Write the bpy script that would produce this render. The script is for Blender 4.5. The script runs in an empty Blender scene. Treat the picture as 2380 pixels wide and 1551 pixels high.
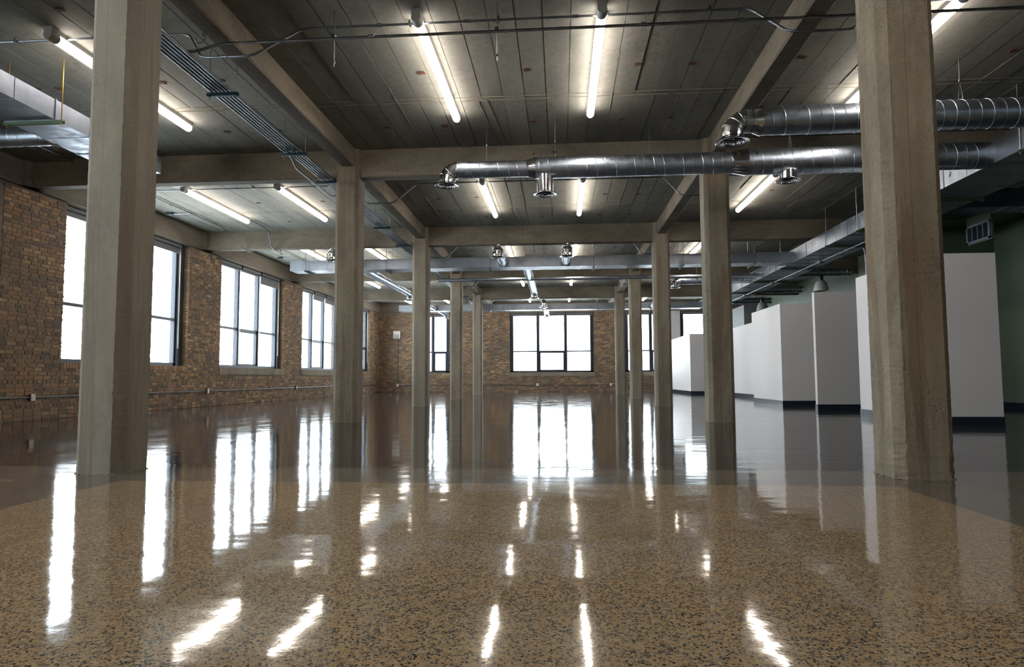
import bpy, bmesh, math, random
from mathutils import Vector, Matrix
random.seed(7)
R = random.Random(11)
SC = bpy.context.scene
COL = SC.collection

# ------------------------------------------------------------------ camera
F_PX, PITCH, YAW, ROLL = 1508.47, 0.067954, -0.074132, -0.004683
def cam_axes():
    c, s = math.cos(YAW), math.sin(YAW)
    r = Vector((c, -s, 0)); fw = Vector((s, c, 0)); up = Vector((0, 0, 1))
    cp, sp = math.cos(PITCH), math.sin(PITCH)
    f2 = cp*fw + sp*up; u2 = -sp*fw + cp*up
    cr, sr = math.cos(ROLL), math.sin(ROLL)
    return cr*r + sr*u2, -sr*r + cr*u2, f2
cam_d = bpy.data.cameras.new('camera'); cam = bpy.data.objects.new('camera', cam_d); COL.objects.link(cam)
r3, u3, f3 = cam_axes()
M = Matrix(((r3.x, u3.x, -f3.x, 0), (r3.y, u3.y, -f3.y, 0), (r3.z, u3.z, -f3.z, 0.75), (0, 0, 0, 1)))
cam.matrix_world = M
cam_d.sensor_fit = 'HORIZONTAL'; cam_d.sensor_width = 36.0; cam_d.lens = F_PX/2380*36.0
cam_d.clip_start = 0.05; cam_d.clip_end = 200
SC.camera = cam

# ------------------------------------------------------------------ world, exposure
SKY, TUBE = 5.0, 10.0
w = bpy.data.worlds.new('world'); SC.world = w; w.use_nodes = True
bg = w.node_tree.nodes['Background']; bg.inputs[0].default_value = (0.90, 0.96, 1.0, 1); bg.inputs[1].default_value = SKY
SC.view_settings.view_transform = 'Standard'; SC.view_settings.look = 'None'
SC.view_settings.gamma = 1.0; SC.view_settings.exposure = 1.6
SC.view_settings.use_curve_mapping = False
SC.cycles.max_bounces = 6; SC.cycles.diffuse_bounces = 3; SC.cycles.glossy_bounces = 3
SC.cycles.transmission_bounces = 4; SC.cycles.transparent_max_bounces = 8
SC.cycles.sample_clamp_indirect = 6.0
SC.cycles.caustics_reflective = False; SC.cycles.caustics_refractive = False
SC.cycles.use_denoising = True; SC.cycles.adaptive_threshold = 0.11

# ------------------------------------------------------------------ key dimensions (metres)
XL, XR = -3.684, 2.634
ROW0, BAY = 5.14 - 5.93, 5.93
ROWS = [5.14 + BAY*i for i in range(5)]          # visible column rows
ZC, ZB, ZLB = 4.76, 4.27, 4.45                   # slab, cross-beam soffit, long-beam soffit
XW, YB, XRW, YR = -9.75, 34.3, 10.3, -6.8        # left wall, back wall, right wall, rear wall

# ------------------------------------------------------------------ materials
def mat(name):
    m = bpy.data.materials.new(name); m.use_nodes = True
    nt = m.node_tree; b = nt.nodes['Principled BSDF']
    return m, nt, b
def N(nt, t, **kw):
    n = nt.nodes.new(t)
    for k, v in kw.items():
        if hasattr(n, k) and k not in n.inputs: setattr(n, k, v)
        else: n.inputs[k].default_value = v
    return n
def col(c): return (c[0], c[1], c[2], 1)
def s2l(r, g, b):
    f = lambda x: ((x/255+0.055)/1.055)**2.4 if x > 10 else x/255/12.92
    return (f(r), f(g), f(b))
def ramp(nt, fac, stops):
    n = nt.nodes.new('ShaderNodeValToRGB'); e = n.color_ramp.elements
    while len(e) < len(stops): e.new(0.5)
    for i, (p, c) in enumerate(stops):
        e[i].position = p; e[i].color = col(c) if len(c) == 3 else c
    nt.links.new(fac, n.inputs[0]); return n.outputs[0]
def mixc(nt, fac, a, b, blend='MIX'):
    n = nt.nodes.new('ShaderNodeMix'); n.data_type = 'RGBA'; n.blend_type = blend
    for sock, v in ((n.inputs[0], fac), (n.inputs[6], a), (n.inputs[7], b)):
        if hasattr(v, 'links') or isinstance(v, bpy.types.NodeSocket): nt.links.new(v, sock)
        elif isinstance(v, (int, float)): sock.default_value = v
        else: sock.default_value = col(v)
    return n.outputs[2]
def math_(nt, op, a, b=None, c=None):
    n = nt.nodes.new('ShaderNodeMath'); n.operation = op
    for i, v in enumerate((a, b, c)):
        if v is None: continue
        if isinstance(v, bpy.types.NodeSocket): nt.links.new(v, n.inputs[i])
        else: n.inputs[i].default_value = v
    return n.outputs[0]
def coords(nt, scale=(1, 1, 1), rnd=False, kind='Object'):
    if kind == 'World':
        g = nt.nodes.new('ShaderNodeNewGeometry'); out = g.outputs['Position']
    else:
        g = nt.nodes.new('ShaderNodeTexCoord'); out = g.outputs[kind]
    mp = nt.nodes.new('ShaderNodeMapping'); mp.inputs['Scale'].default_value = scale
    nt.links.new(out, mp.inputs[0])
    if rnd:
        oi = nt.nodes.new('ShaderNodeObjectInfo')
        m = math_(nt, 'MULTIPLY', oi.outputs['Random'], 37.0)
        cx = nt.nodes.new('ShaderNodeCombineXYZ')
        for i in range(3): nt.links.new(m, cx.inputs[i])
        nt.links.new(cx.outputs[0], mp.inputs['Location'])
    return mp.outputs[0]
def noise(nt, vec, scale, detail=6, rough=0.6, dist=0.0):
    n = nt.nodes.new('ShaderNodeTexNoise'); n.inputs['Scale'].default_value = scale
    n.inputs['Detail'].default_value = detail; n.inputs['Roughness'].default_value = rough
    n.inputs['Distortion'].default_value = dist
    nt.links.new(vec, n.inputs['Vector']); return n
def voro(nt, vec, scale, feature='F1'):
    n = nt.nodes.new('ShaderNodeTexVoronoi'); n.feature = feature; n.inputs['Scale'].default_value = scale
    nt.links.new(vec, n.inputs['Vector']); return n
def bump(nt, b, h, strength=0.3, dist=0.01, nrm=None):
    n = nt.nodes.new('ShaderNodeBump'); n.inputs['Strength'].default_value = strength
    n.inputs['Distance'].default_value = dist
    nt.links.new(h, n.inputs['Height'])
    if nrm: nt.links.new(nrm, n.inputs['Normal'])
    if b: nt.links.new(n.outputs[0], b.inputs['Normal'])
    return n.outputs[0]

def concrete(name, lo, mid, hi, stain=None, pit=0.5, seams=False, rnd=True, stretch=(1, 1, .35)):
    m, nt, b = mat(name)
    v = coords(nt, rnd=rnd, kind='Object' if rnd else 'World')
    vs = coords(nt, stretch, rnd=rnd, kind='Object' if rnd else 'World')
    n1 = noise(nt, vs, 1.7, 6, .65, .6)
    n2 = noise(nt, v, 16, 8, .7)
    f = math_(nt, 'ADD', math_(nt, 'MULTIPLY', n1.outputs[0], .72), math_(nt, 'MULTIPLY', n2.outputs[0], .28))
    c = ramp(nt, f, [(.36, lo), (.5, mid), (.64, hi)])
    if stain:
        n3 = noise(nt, coords(nt, (2.2, 2.2, .28), rnd=rnd, kind='Object' if rnd else 'World'), 1.3, 4, .6, .3)
        c = mixc(nt, ramp(nt, n3.outputs[0], [(.50, (0, 0, 0)), (.64, (.7, .7, .7))]), c, stain)
    # bug holes: voronoi cells thinned out by a second noise, so they come in clusters
    gr = noise(nt, v, 150, 2, .7)
    c = mixc(nt, math_(nt, 'MULTIPLY', ramp(nt, gr.outputs[0], [(.40, (1, 1, 1)), (.52, (0, 0, 0))]), .30), c, tuple(x*.45 for x in lo))
    if seams:       # sharp-edged rusty water runs
        n7 = noise(nt, coords(nt, (3.2, 3.2, .22), rnd=rnd), 1.6, 5, .62, .25)
        c = mixc(nt, ramp(nt, n7.outputs[0], [(.575, (0, 0, 0)), (.595, (.5, .5, .5)), (.66, (.62, .62, .62)), (.68, (0, 0, 0))]), c, s2l(96, 74, 48))
    vo = voro(nt, v, 82); vo2 = voro(nt, v, 24)
    dens = noise(nt, v, 2.3, 3, .5)
    dn = dens.outputs[0]
    if seams:      # honeycombing is worst near the foot of the shafts
        g0 = nt.nodes.new('ShaderNodeTexCoord'); s0 = nt.nodes.new('ShaderNodeSeparateXYZ'); nt.links.new(g0.outputs['Object'], s0.inputs[0])
        band = math_(nt, 'SUBTRACT', 1.0, math_(nt, 'MULTIPLY', math_(nt, 'ABSOLUTE', math_(nt, 'SUBTRACT', s0.outputs[2], .40)), 5.0))
        n9 = noise(nt, v, 5.0, 3, .6)
        dn = math_(nt, 'ADD', dn, math_(nt, 'MULTIPLY', math_(nt, 'MAXIMUM', band, 0.0), math_(nt, 'MULTIPLY', n9.outputs[0], .16)))
    thr = math_(nt, 'MULTIPLY', math_(nt, 'SUBTRACT', dn, .40), 2.3*pit)
    thr = math_(nt, 'MULTIPLY', thr, math_(nt, 'ADD', .35, math_(nt, 'MULTIPLY', n2.outputs[0], 1.3)))
    thr = math_(nt, 'MINIMUM', thr, .27)
    p1 = math_(nt, 'LESS_THAN', vo.outputs['Distance'], thr)
    p2 = math_(nt, 'LESS_THAN', vo2.outputs['Distance'], math_(nt, 'MULTIPLY', thr, .42))
    pits = math_(nt, 'MAXIMUM', p1, p2)
    c = mixc(nt, math_(nt, 'MULTIPLY', pits, .85), c, tuple(x*.2 for x in lo))
    h = math_(nt, 'SUBTRACT', math_(nt, 'MULTIPLY', n2.outputs[0], .6), pits)
    n4 = noise(nt, v, 110, 3, .6)
    h = math_(nt, 'ADD', h, math_(nt, 'MULTIPLY', n4.outputs[0], .25))
    if seams:   # the joint of the form boards down the middle of each face
        g = nt.nodes.new('ShaderNodeTexCoord'); sx = nt.nodes.new('ShaderNodeSeparateXYZ')
        nt.links.new(g.outputs['Object'], sx.inputs[0])
        wv = noise(nt, coords(nt, (0, 0, 2.2)), 1.0, 4, .6)
        off = math_(nt, 'MULTIPLY', math_(nt, 'SUBTRACT', wv.outputs[0], .5), .03)
        lines = None
        for i, o in ((0, .03), (1, -.02)):
            d = math_(nt, 'ABSOLUTE', math_(nt, 'ADD', math_(nt, 'ADD', sx.outputs[i], o), off))
            l = math_(nt, 'LESS_THAN', d, .0028)
            lines = l if lines is None else math_(nt, 'MAXIMUM', lines, l)
        c = mixc(nt, math_(nt, 'MULTIPLY', lines, .6), c, tuple(x*.4 for x in lo))
        h = math_(nt, 'SUBTRACT', h, lines)
    if seams:       # the shafts were cast apart and cured to different greys
        oi = nt.nodes.new('ShaderNodeObjectInfo')
        c = mixc(nt, math_(nt, 'MULTIPLY', math_(nt, 'POWER', oi.outputs['Random'], 2.0), .5), c, s2l(134, 130, 122))
    nt.links.new(c, b.inputs['Base Color'])
    b.inputs['Roughness'].default_value = .86
    bump(nt, b, h, .55, .006)
    return m
M_COL = concrete('column_concrete', s2l(98, 89, 75), s2l(130, 120, 101), s2l(152, 142, 123), stain=s2l(112, 94, 70), pit=.5, seams=True)
M_BEAM = concrete('beam_concrete', s2l(86, 79, 68), s2l(110, 102, 88), s2l(130, 121, 105), pit=.4, rnd=False, stretch=(.4, .4, 1))
M_SILL = concrete('sill_concrete', s2l(110, 102, 88), s2l(134, 126, 110), s2l(150, 142, 126), pit=.2, rnd=False)
M_SPAN = concrete('spandrel_concrete', s2l(92, 86, 76), s2l(112, 105, 93), s2l(130, 123, 109), pit=.15, rnd=False, stretch=(.3, .3, 1))

def ceiling_mat():
    m, nt, b = mat('ceiling_concrete')
    v = coords(nt, kind='World'); vs = coords(nt, (1, .3, 1), kind='World')
    n1 = noise(nt, vs, 1.2, 6, .6, .4); n2 = noise(nt, v, 14, 8, .7)
    # every board of the old form left its own shade
    sx = nt.nodes.new('ShaderNodeSeparateXYZ'); nt.links.new(v, sx.inputs[0])
    bi = math_(nt, 'FLOOR', math_(nt, 'DIVIDE', math_(nt, 'ADD', sx.outputs[0], 20.0), .31))
    wn = nt.nodes.new('ShaderNodeTexWhiteNoise'); wn.noise_dimensions = '1D'; nt.links.new(bi, wn.inputs['W'])
    f = math_(nt, 'ADD', math_(nt, 'ADD', math_(nt, 'MULTIPLY', n1.outputs[0], .60), math_(nt, 'MULTIPLY', n2.outputs[0], .34)), math_(nt, 'MULTIPLY', wn.outputs[0], .06))
    c = ramp(nt, f, [(.36, s2l(102, 101, 94)), (.5, s2l(124, 123, 115)), (.64, s2l(142, 141, 132))])
    dens = noise(nt, v, 1.1, 3, .6)
    rough = math_(nt, 'MULTIPLY', math_(nt, 'GREATER_THAN', dens.outputs[0], .60), math_(nt, 'GREATER_THAN', n2.outputs[0], .54))
    c = mixc(nt, math_(nt, 'MULTIPLY', rough, .35), c, s2l(44, 41, 36))
    nt.links.new(c, b.inputs['Base Color']); b.inputs['Roughness'].default_value = .8
    vo = voro(nt, v, 40)
    h = math_(nt, 'SUBTRACT', n2.outputs[0], math_(nt, 'MULTIPLY', rough, .8))
    bump(nt, b, h, .5, .006)
    return m
M_CEIL = ceiling_mat()

def brick_mat():
    m, nt, b = mat('common_brick')
    at = nt.nodes.new('ShaderNodeAttribute'); at.attribute_name = 'tone'; at.attribute_type = 'GEOMETRY'
    c = ramp(nt, at.outputs['Fac'], [(0, s2l(90, 82, 72)), (.22, s2l(116, 96, 78)), (.45, s2l(142, 112, 84)), (.62, s2l(158, 122, 88)), (.78, s2l(178, 152, 110)), (.9, s2l(150, 112, 84)), (1, s2l(196, 172, 130))])
    v = coords(nt, kind='World')
    n = noise(nt, v, 22, 6, .7); n2 = noise(nt, v, 1.0, 3, .5)
    c = mixc(nt, ramp(nt, n.outputs[0], [(.42, (0, 0, 0)), (.68, (.6, .6, .6))]), c, s2l(114, 100, 84))
    c = mixc(nt, ramp(nt, n2.outputs[0], [(.45, (0, 0, 0)), (.6, (.42, .42, .42))]), c, s2l(92, 84, 78))
    nt.links.new(c, b.inputs['Base Color']); b.inputs['Roughness'].default_value = .9
    bump(nt, b, n.outputs[0], .6, .006); return m
M_BRICK = brick_mat()
M_MORTAR = concrete('mortar', s2l(100, 92, 82), s2l(122, 112, 100), s2l(140, 129, 114), pit=.3, rnd=False)

def metal(name, c1, c2, rough, scale=3.0, bstr=.03):
    m, nt, b = mat(name)
    v = coords(nt, kind='World'); n = noise(nt, v, scale, 5, .6, .5)
    nt.links.new(ramp(nt, n.outputs[0], [(.35, c1), (.65, c2)]), b.inputs['Base Color'])
    b.inputs['Metallic'].default_value = 1.0
    n2 = noise(nt, v, scale*4, 4, .6)
    nt.links.new(ramp(nt, n2.outputs[0], [(.3, (rough*.75,)*3), (.7, (rough*1.25,)*3)]), b.inputs['Roughness'])
    if bstr: bump(nt, b, noise(nt, v, 2.5, 2, .5).outputs[0], bstr, .05)
    return m
M_GALV = metal('galvanised_steel', (.40, .45, .53), (.53, .59, .68), .36, bstr=0)
M_RECT = metal('galvanised_sheet', (.26, .29, .33), (.38, .41, .46), .44, 1.6, 0)
M_DULL = metal('dull_galvanised_sheet', (.16, .18, .22), (.25, .275, .32), .5, 1.6, 0)
M_BRIGHT = metal('bright_spun_steel', (.55, .56, .58), (.72, .73, .75), .16, 5, .0)
M_EMT = metal('conduit_steel', (.15, .165, .185), (.24, .255, .275), .42, 6, 0)
def plain(name, c, rough=.5, metallic=0.0, var=.08, scale=4.0, spec=.5):
    m, nt, b = mat(name)
    n = noise(nt, coords(nt, kind='World'), scale, 4, .6)
    nt.links.new(ramp(nt, n.outputs[0], [(.3, tuple(x*(1-var) for x in c)), (.7, tuple(min(1, x*(1+var)) for x in c))]), b.inputs['Base Color'])
    b.inputs['Roughness'].default_value = rough; b.inputs['Metallic'].default_value = metallic
    b.inputs['Specular IOR Level'].default_value = spec
    return m
M_FRAME = plain('window_aluminium', s2l(34, 42, 56), .4)
M_SHADE = plain('roller_shade', s2l(96, 98, 100), .7)
M_WHITE = plain('white_drywall', s2l(214, 212, 214), .6, var=.015, scale=.7)
M_DIMW = plain('shade_toned_drywall', s2l(134, 138, 138), .6, var=.02)  # drywall that gets less light, its dimness put into a greyer colour
M_GREEN = plain('dark_green_paint', s2l(92, 104, 90), .45, var=.12, scale=.5)
M_BASE = plain('navy_vinyl_base', s2l(26, 34, 50), .3)
M_RUST = plain('rusty_iron', s2l(92, 54, 30), .85, var=.35, scale=60)
M_BLACK = plain('black_plastic', s2l(18, 20, 24), .4)
M_STRUT = plain('green_strut', s2l(84, 104, 76), .45, .3)
M_DSTRUT = plain('dark_strut', s2l(30, 50, 58), .45, .5)
M_BRASS = plain('yellow_zinc_rod', s2l(164, 128, 52), .35, .8)
M_CAP = plain('grey_end_cap', s2l(188, 186, 184), .45)
M_LGREEN = plain('pale_green_paint', s2l(124, 138, 112), .5)
M_FIN = plain('lime_fin', s2l(128, 122, 106), .9)
M_BEIGE = plain('beige_plastic', s2l(190, 176, 140), .5)
M_GRL = plain('grille_paint', s2l(112, 126, 138), .4)
M_WPL = plain('white_plastic', s2l(214, 210, 200), .4)
def emit(name, c, s):
    m, nt, b = mat(name); b.inputs['Base Color'].default_value = col((.9, .9, .9))
    b.inputs['Emission Color'].default_value = col(c); b.inputs['Emission Strength'].default_value = s
    return m
M_TUBE = emit('led_lens', (1.0, .90, .81), TUBE)
def glass_mat():
    m, nt, b = mat('window_glass')
    nt.nodes.remove(b); out = nt.nodes['Material Output']
    t = N(nt, 'ShaderNodeBsdfTransparent'); t.inputs[0].default_value = (.93, .96, .97, 1)
    g = N(nt, 'ShaderNodeBsdfGlossy'); g.inputs['Roughness'].default_value = .02
    fr = N(nt, 'ShaderNodeLayerWeight')      # same reflectance seen from either side of the thin pane
    fc = math_(nt, 'ADD', math_(nt, 'MULTIPLY', math_(nt, 'POWER', fr.outputs['Facing'], 5.0), .8), .03)
    mx = N(nt, 'ShaderNodeMixShader')
    nt.links.new(fc, mx.inputs[0]); nt.links.new(t.outputs[0], mx.inputs[1]); nt.links.new(g.outputs[0], mx.inputs[2])
    nt.links.new(mx.outputs[0], out.inputs[0]); return m
M_GLASS = glass_mat()
def frosted():
    m, nt, b = mat('frosted_acrylic'); b.inputs['Base Color'].default_value = (.42, .46, .45, 1)
    b.inputs['Roughness'].default_value = .35; b.inputs['Transmission Weight'].default_value = .35
    return m
M_FROST = frosted()

def floor_mat(name, cols, tint, agg=62.0, edge=.10, rough=.055, wave=1.1):
    """polished aggregate: stones of several colours set in a paste, under a clear wavy coat"""
    m, nt, b = mat(name)
    v = coords(nt, (1, 1, 1), kind='World')
    wob = noise(nt, v, 40, 2, .5)
    vv = nt.nodes.new('ShaderNodeVectorMath'); vv.operation = 'ADD'
    sc = nt.nodes.new('ShaderNodeVectorMath'); sc.operation = 'SCALE'; sc.inputs['Scale'].default_value = .012
    nt.links.new(wob.outputs['Color'], sc.inputs[0]); nt.links.new(v, vv.inputs[0]); nt.links.new(sc.outputs[0], vv.inputs[1])
    vo = voro(nt, vv.outputs[0], agg); ve = voro(nt, vv.outputs[0], agg, 'DISTANCE_TO_EDGE')
    sep = nt.nodes.new('ShaderNodeSeparateColor'); nt.links.new(vo.outputs['Color'], sep.inputs[0])
    c = ramp(nt, sep.outputs[0], cols); 
    nt.nodes[-1].color_ramp.interpolation = 'CONSTANT'
    grout = ramp(nt, ve.outputs['Distance'], [(edge*.5, (1, 1, 1)), (edge, (0, 0, 0))])
    c = mixc(nt, math_(nt, 'MULTIPLY', grout, .7), c, tint)
    big = noise(nt, v, .9, 5, .6)
    c = mixc(nt, ramp(nt, big.outputs[0], [(.4, (0, 0, 0)), (.65, (.28, .28, .28))]), c, tuple(x*.55 for x in tint))
    nt.links.new(c, b.inputs['Base Color'])
    rn = noise(nt, coords(nt, (1, .5, 1), kind='World'), 2.0, 6, .7)
    nt.links.new(ramp(nt, rn.outputs[0], [(.3, (rough*.6,)*3), (.7, (rough*1.5,)*3)]), b.inputs['Roughness'])
    w1 = noise(nt, coords(nt, (.5, 1.2, 1), kind='World'), 1.3, 3, .55)
    w2 = noise(nt, v, 11.0, 2, .5); w3 = noise(nt, v, 60.0, 2, .5)
    h = math_(nt, 'ADD', math_(nt, 'MULTIPLY', w1.outputs[0], wave), math_(nt, 'ADD', math_(nt, 'MULTIPLY', w2.outputs[0], .035), math_(nt, 'MULTIPLY', w3.outputs[0], .016)))
    bump(nt, b, h, .5, .008)
    b.inputs['IOR'].default_value = 1.5
    return m
TAN = [(0, s2l(18, 24, 34)), (.17, s2l(148, 116, 72)), (.30, s2l(126, 104, 80)), (.46, s2l(150, 124, 90)), (.62, s2l(92, 78, 64)), (.74, s2l(160, 140, 112)), (.85, s2l(44, 46, 52)), (.92, s2l(128, 106, 80))]
GRY = [(0, s2l(38, 40, 46)), (.2, s2l(98, 88, 78)), (.4, s2l(78, 73, 68)), (.6, s2l(110, 100, 88)), (.8, s2l(86, 85, 82)), (.92, s2l(132, 122, 110))]
DRK = [(0, s2l(26, 28, 34)), (.25, s2l(52, 50, 52)), (.5, s2l(42, 42, 45)), (.75, s2l(60, 57, 58)), (.93, s2l(84, 82, 82))]
M_TAN = floor_mat('tan_terrazzo', TAN, s2l(172, 156, 130), agg=112.0, edge=.12, rough=.055)
M_GRY = floor_mat('grey_terrazzo', GRY, s2l(112, 104, 94), agg=128.0, rough=.07)
M_DRK = floor_mat('dark_polished_floor', DRK, s2l(56, 55, 57), agg=92.0, rough=.07, wave=1.5)

# ------------------------------------------------------------------ mesh helpers
class MB:
    def __init__(s): s.v = []; s.f = []; s.tone = []
    def box(s, x0, y0, z0, x1, y1, z1):
        n = len(s.v)
        s.v += [(x0, y0, z0), (x1, y0, z0), (x1, y1, z0), (x0, y1, z0), (x0, y0, z1), (x1, y0, z1), (x1, y1, z1), (x0, y1, z1)]
        s.f += [(n, n+3, n+2, n+1), (n+4, n+5, n+6, n+7), (n, n+1, n+5, n+4), (n+1, n+2, n+6, n+5), (n+2, n+3, n+7, n+6), (n+3, n, n+4, n+7)]
        return s
    def bar(s, a, b, wd, ht, up=(0, 0, 1)):
        a, b = Vector(a), Vector(b); d = (b-a).normalized(); u = Vector(up)
        sd = d.cross(u).normalized(); u = sd.cross(d)
        n = len(s.v)
        for p in (a, b):
            for i, j in ((-1, -1), (1, -1), (1, 1), (-1, 1)):
                s.v.append(tuple(p + sd*i*wd/2 + u*j*ht/2))
        s.f += [(n, n+1, n+2, n+3), (n+7, n+6, n+5, n+4)]
        for k in range(4): s.f.append((n+k, n+4+k, n+4+(k+1) % 4, n+(k+1) % 4))
        return s
    def sweep(s, pts, rad, seg=10, caps=True):
        pts = [Vector(p) for p in pts]; n0 = len(s.v)
        rads = rad if isinstance(rad, (list, tuple)) else [rad]*len(pts)
        t0 = (pts[1]-pts[0]).normalized()
        ref = Vector((0, 0, 1)) if abs(t0.z) < .9 else Vector((0, 1, 0))
        nrm = t0.cross(ref).normalized(); prev = t0
        for i, p in enumerate(pts):
            if i == 0: t = t0
            elif i == len(pts)-1: t = (pts[i]-pts[i-1]).normalized()
            else:
                t = ((pts[i+1]-p).normalized()+(p-pts[i-1]).normalized())
                t = t.normalized() if t.length > 1e-6 else prev
            ax = prev.cross(t)
            if ax.length > 1e-7: nrm = Matrix.Rotation(prev.angle(t), 3, ax.normalized()) @ nrm
            prev = t; bn = t.cross(nrm).normalized()
            for k in range(seg):
                a = 2*math.pi*k/seg
                s.v.append(tuple(p + (nrm*math.cos(a)+bn*math.sin(a))*rads[i]))
        for i in range(len(pts)-1):
            for k in range(seg):
                a = n0+i*seg+k; b = n0+i*seg+(k+1) % seg
                s.f.append((a, b, b+seg, a+seg))
        if caps:
            s.f.append(tuple(n0+k for k in range(seg))[::-1]); e = n0+(len(pts)-1)*seg
            s.f.append(tuple(e+k for k in range(seg)))
        return s
    def lathe(s, c, prof, seg=28, ax='z'):
        """profile of (radius, height) turned about a vertical (z) or lateral (x) axis through c"""
        n0 = len(s.v)
        for r, h in prof:
            for k in range(seg):
                a = 2*math.pi*k/seg
                if ax == 'z': s.v.append((c[0]+r*math.cos(a), c[1]+r*math.sin(a), c[2]+h))
                elif ax == 'x': s.v.append((c[0]+h, c[1]+r*math.cos(a), c[2]+r*math.sin(a)))
                else: s.v.append((c[0]+r*math.cos(a), c[1]+h, c[2]+r*math.sin(a)))
        for i in range(len(prof)-1):
            for k in range(seg):
                a = n0+i*seg+k; b = n0+i*seg+(k+1) % seg
                s.f.append((a, b, b+seg, a+seg))
        return s
    def mesh(s, name, m, o=(0, 0, 0), smooth=False):
        me = bpy.data.meshes.new(name)
        ox, oy, oz = o
        me.from_pydata([(x-ox, y-oy, z-oz) for x, y, z in s.v], [], s.f)
        if s.tone:
            a = me.attributes.new('tone', 'FLOAT', 'POINT'); a.data.foreach_set('value', s.tone)
        bm = bmesh.new(); bm.from_mesh(me); bmesh.ops.recalc_face_normals(bm, faces=bm.faces)
        if smooth:
            for f in bm.faces: f.smooth = True
            for e in bm.edges:
                if len(e.link_faces) == 2 and e.calc_face_angle(0) > math.radians(38): e.smooth = False
        bm.to_mesh(me); bm.free()
        me.materials.append(m); return me
def fillet(pts, r, n=6):
    """round the corners of a polyline"""
    P = [Vector(p) for p in pts]; out = [P[0]]
    for i in range(1, len(P)-1):
        a, b, c = P[i-1], P[i], P[i+1]
        rr = min(r, (a-b).length*.48, (c-b).length*.48)
        p, q = b+(a-b).normalized()*rr, b+(c-b).normalized()*rr
        for k in range(n+1):
            t = k/n; out.append(p*(1-t)**2 + b*2*t*(1-t) + q*t*t)
    out.append(P[-1]); return out
def link(o): COL.objects.link(o); return o
def thing(name, label, cat, loc=(0, 0, 0), group=None):
    o = link(bpy.data.objects.new(name, None)); o.location = loc; o.empty_display_size = .1
    o['label'] = label; o['category'] = cat
    if group: o['group'] = group
    return o
def origin(o):
    v = Vector((0, 0, 0))
    while o: v += o.location; o = o.parent
    return v
def obj(name, mb, m, parent=None, smooth=False, label=None, loc=None, stuff=False):
    """one mesh object; coordinates in mb are world coordinates"""
    po = origin(parent) if parent else Vector((0, 0, 0))
    l = Vector(loc) if loc else po
    o = link(bpy.data.objects.new(name, mb.mesh(name, m, l, smooth)))
    o.parent = parent; o.location = l-po
    if label: o['label'] = label
    if stuff: o['kind'] = 'stuff'
    return o
def struct(name, mb, m, smooth=False):
    o = obj(name, mb, m, smooth=smooth); o['kind'] = 'structure'; return o
def tag(o, label, cat, group=None):
    o['label'] = label; o['category'] = cat
    if group: o['group'] = group
    return o
def dup(root, loc, label=None, group=None):
    r = link(root.copy()); r.location = loc
    if label: r['label'] = label
    if group: r['group'] = group
    for ch in list(root.children):
        c = link(ch.copy()); c.parent = r
        for g in ch.children:
            d = link(g.copy()); d.parent = c
    return r

# ------------------------------------------------------------------ floor
BW = .37
fl = struct('floor', MB().box(XW-.5, 5.14+.25, -.12, XRW+.3, YB+.5, 0), M_DRK)
def fpart(name, x0, y0, x1, y1, m): obj(name, MB().box(x0, y0, -.12, x1, y1, 0), m, fl)
fpart('border_band', XW-.5, 4.66, XRW+.3, 5.14+.25, M_GRY)
fpart('border_band', XL-.40, YR, XL+.42, 4.66, M_GRY)
fpart('border_band', XR-.36, YR, XR+.40, 4.66, M_GRY)
fpart('terrazzo_field', XW-.5, YR, XL-.40, 4.66, M_TAN)
fpart('terrazzo_field', XL+.42, YR, XR-.36, 4.66, M_TAN)
fpart('terrazzo_field', XR+.40, YR, XRW+.3, 4.66, M_TAN)

# ------------------------------------------------------------------ ceiling: slab with the relief of its form boards
cb = MB(); cb.box(XW-.5, YR-.2, ZC+.014, XRW+.3, YB+.5, ZC+.25)
xb = -20.0+.31*33; yb0 = YR
rows_all = [5.14+BAY*i for i in range(-2, 6)]
x = xb
while x < XRW:
    for i in range(len(rows_all)):
        y0 = rows_all[i]; y1 = min(y0+BAY, YB)
        if y0 >= YB: continue
        ym = y0+3.84 + R.uniform(-.02, .02)
        for a, b_ in ((y0, ym), (ym, y1)):
            dz = R.uniform(-.002, .005)
            g = R.choice((.002, .003, .006))
            cb.box(x+g, a, ZC+dz, x+.31-g, b_, ZC+.02)
    x += .31
ceil = struct('ceiling', cb, M_CEIL)
# thin fins of paste that leaked between the boards, two across each bay and a few along it
for i, y0 in enumerate(rows_all[:-1]):
    fb = MB()
    for yy in (y0+3.84, y0+3.96):
        xx = XW+.4
        while xx < XRW:
            l = R.uniform(.4, 1.6)
            fb.bar((xx, yy+R.uniform(-.01, .01), ZC-.001), (min(xx+l, XRW), yy+R.uniform(-.01, .01), ZC-.001), .007, .008); xx += l+R.uniform(0, .12)
    for k in range(9):
        xx = xb+.31*R.randint(0, 64); a = R.uniform(0, 3.5)
        fb.bar((xx, y0+a, ZC-.001), (xx, y0+a+R.uniform(.8, 2.3), ZC-.001), .005, .008)
    if i >= 2:
        for dx in (0, .13):
            fb.bar((-1.15+dx, y0+3.96, ZC-.001), (-1.02+dx, y0+BAY-.13, ZC-.001), .007, .008)
            fb.box(-1.02+dx-.003, y0+BAY-.128, ZB+.02, -1.02+dx+.004, y0+BAY-.118, ZC)
    obj('paste_fin', fb, M_FIN, ceil)
ins0 = None
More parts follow.
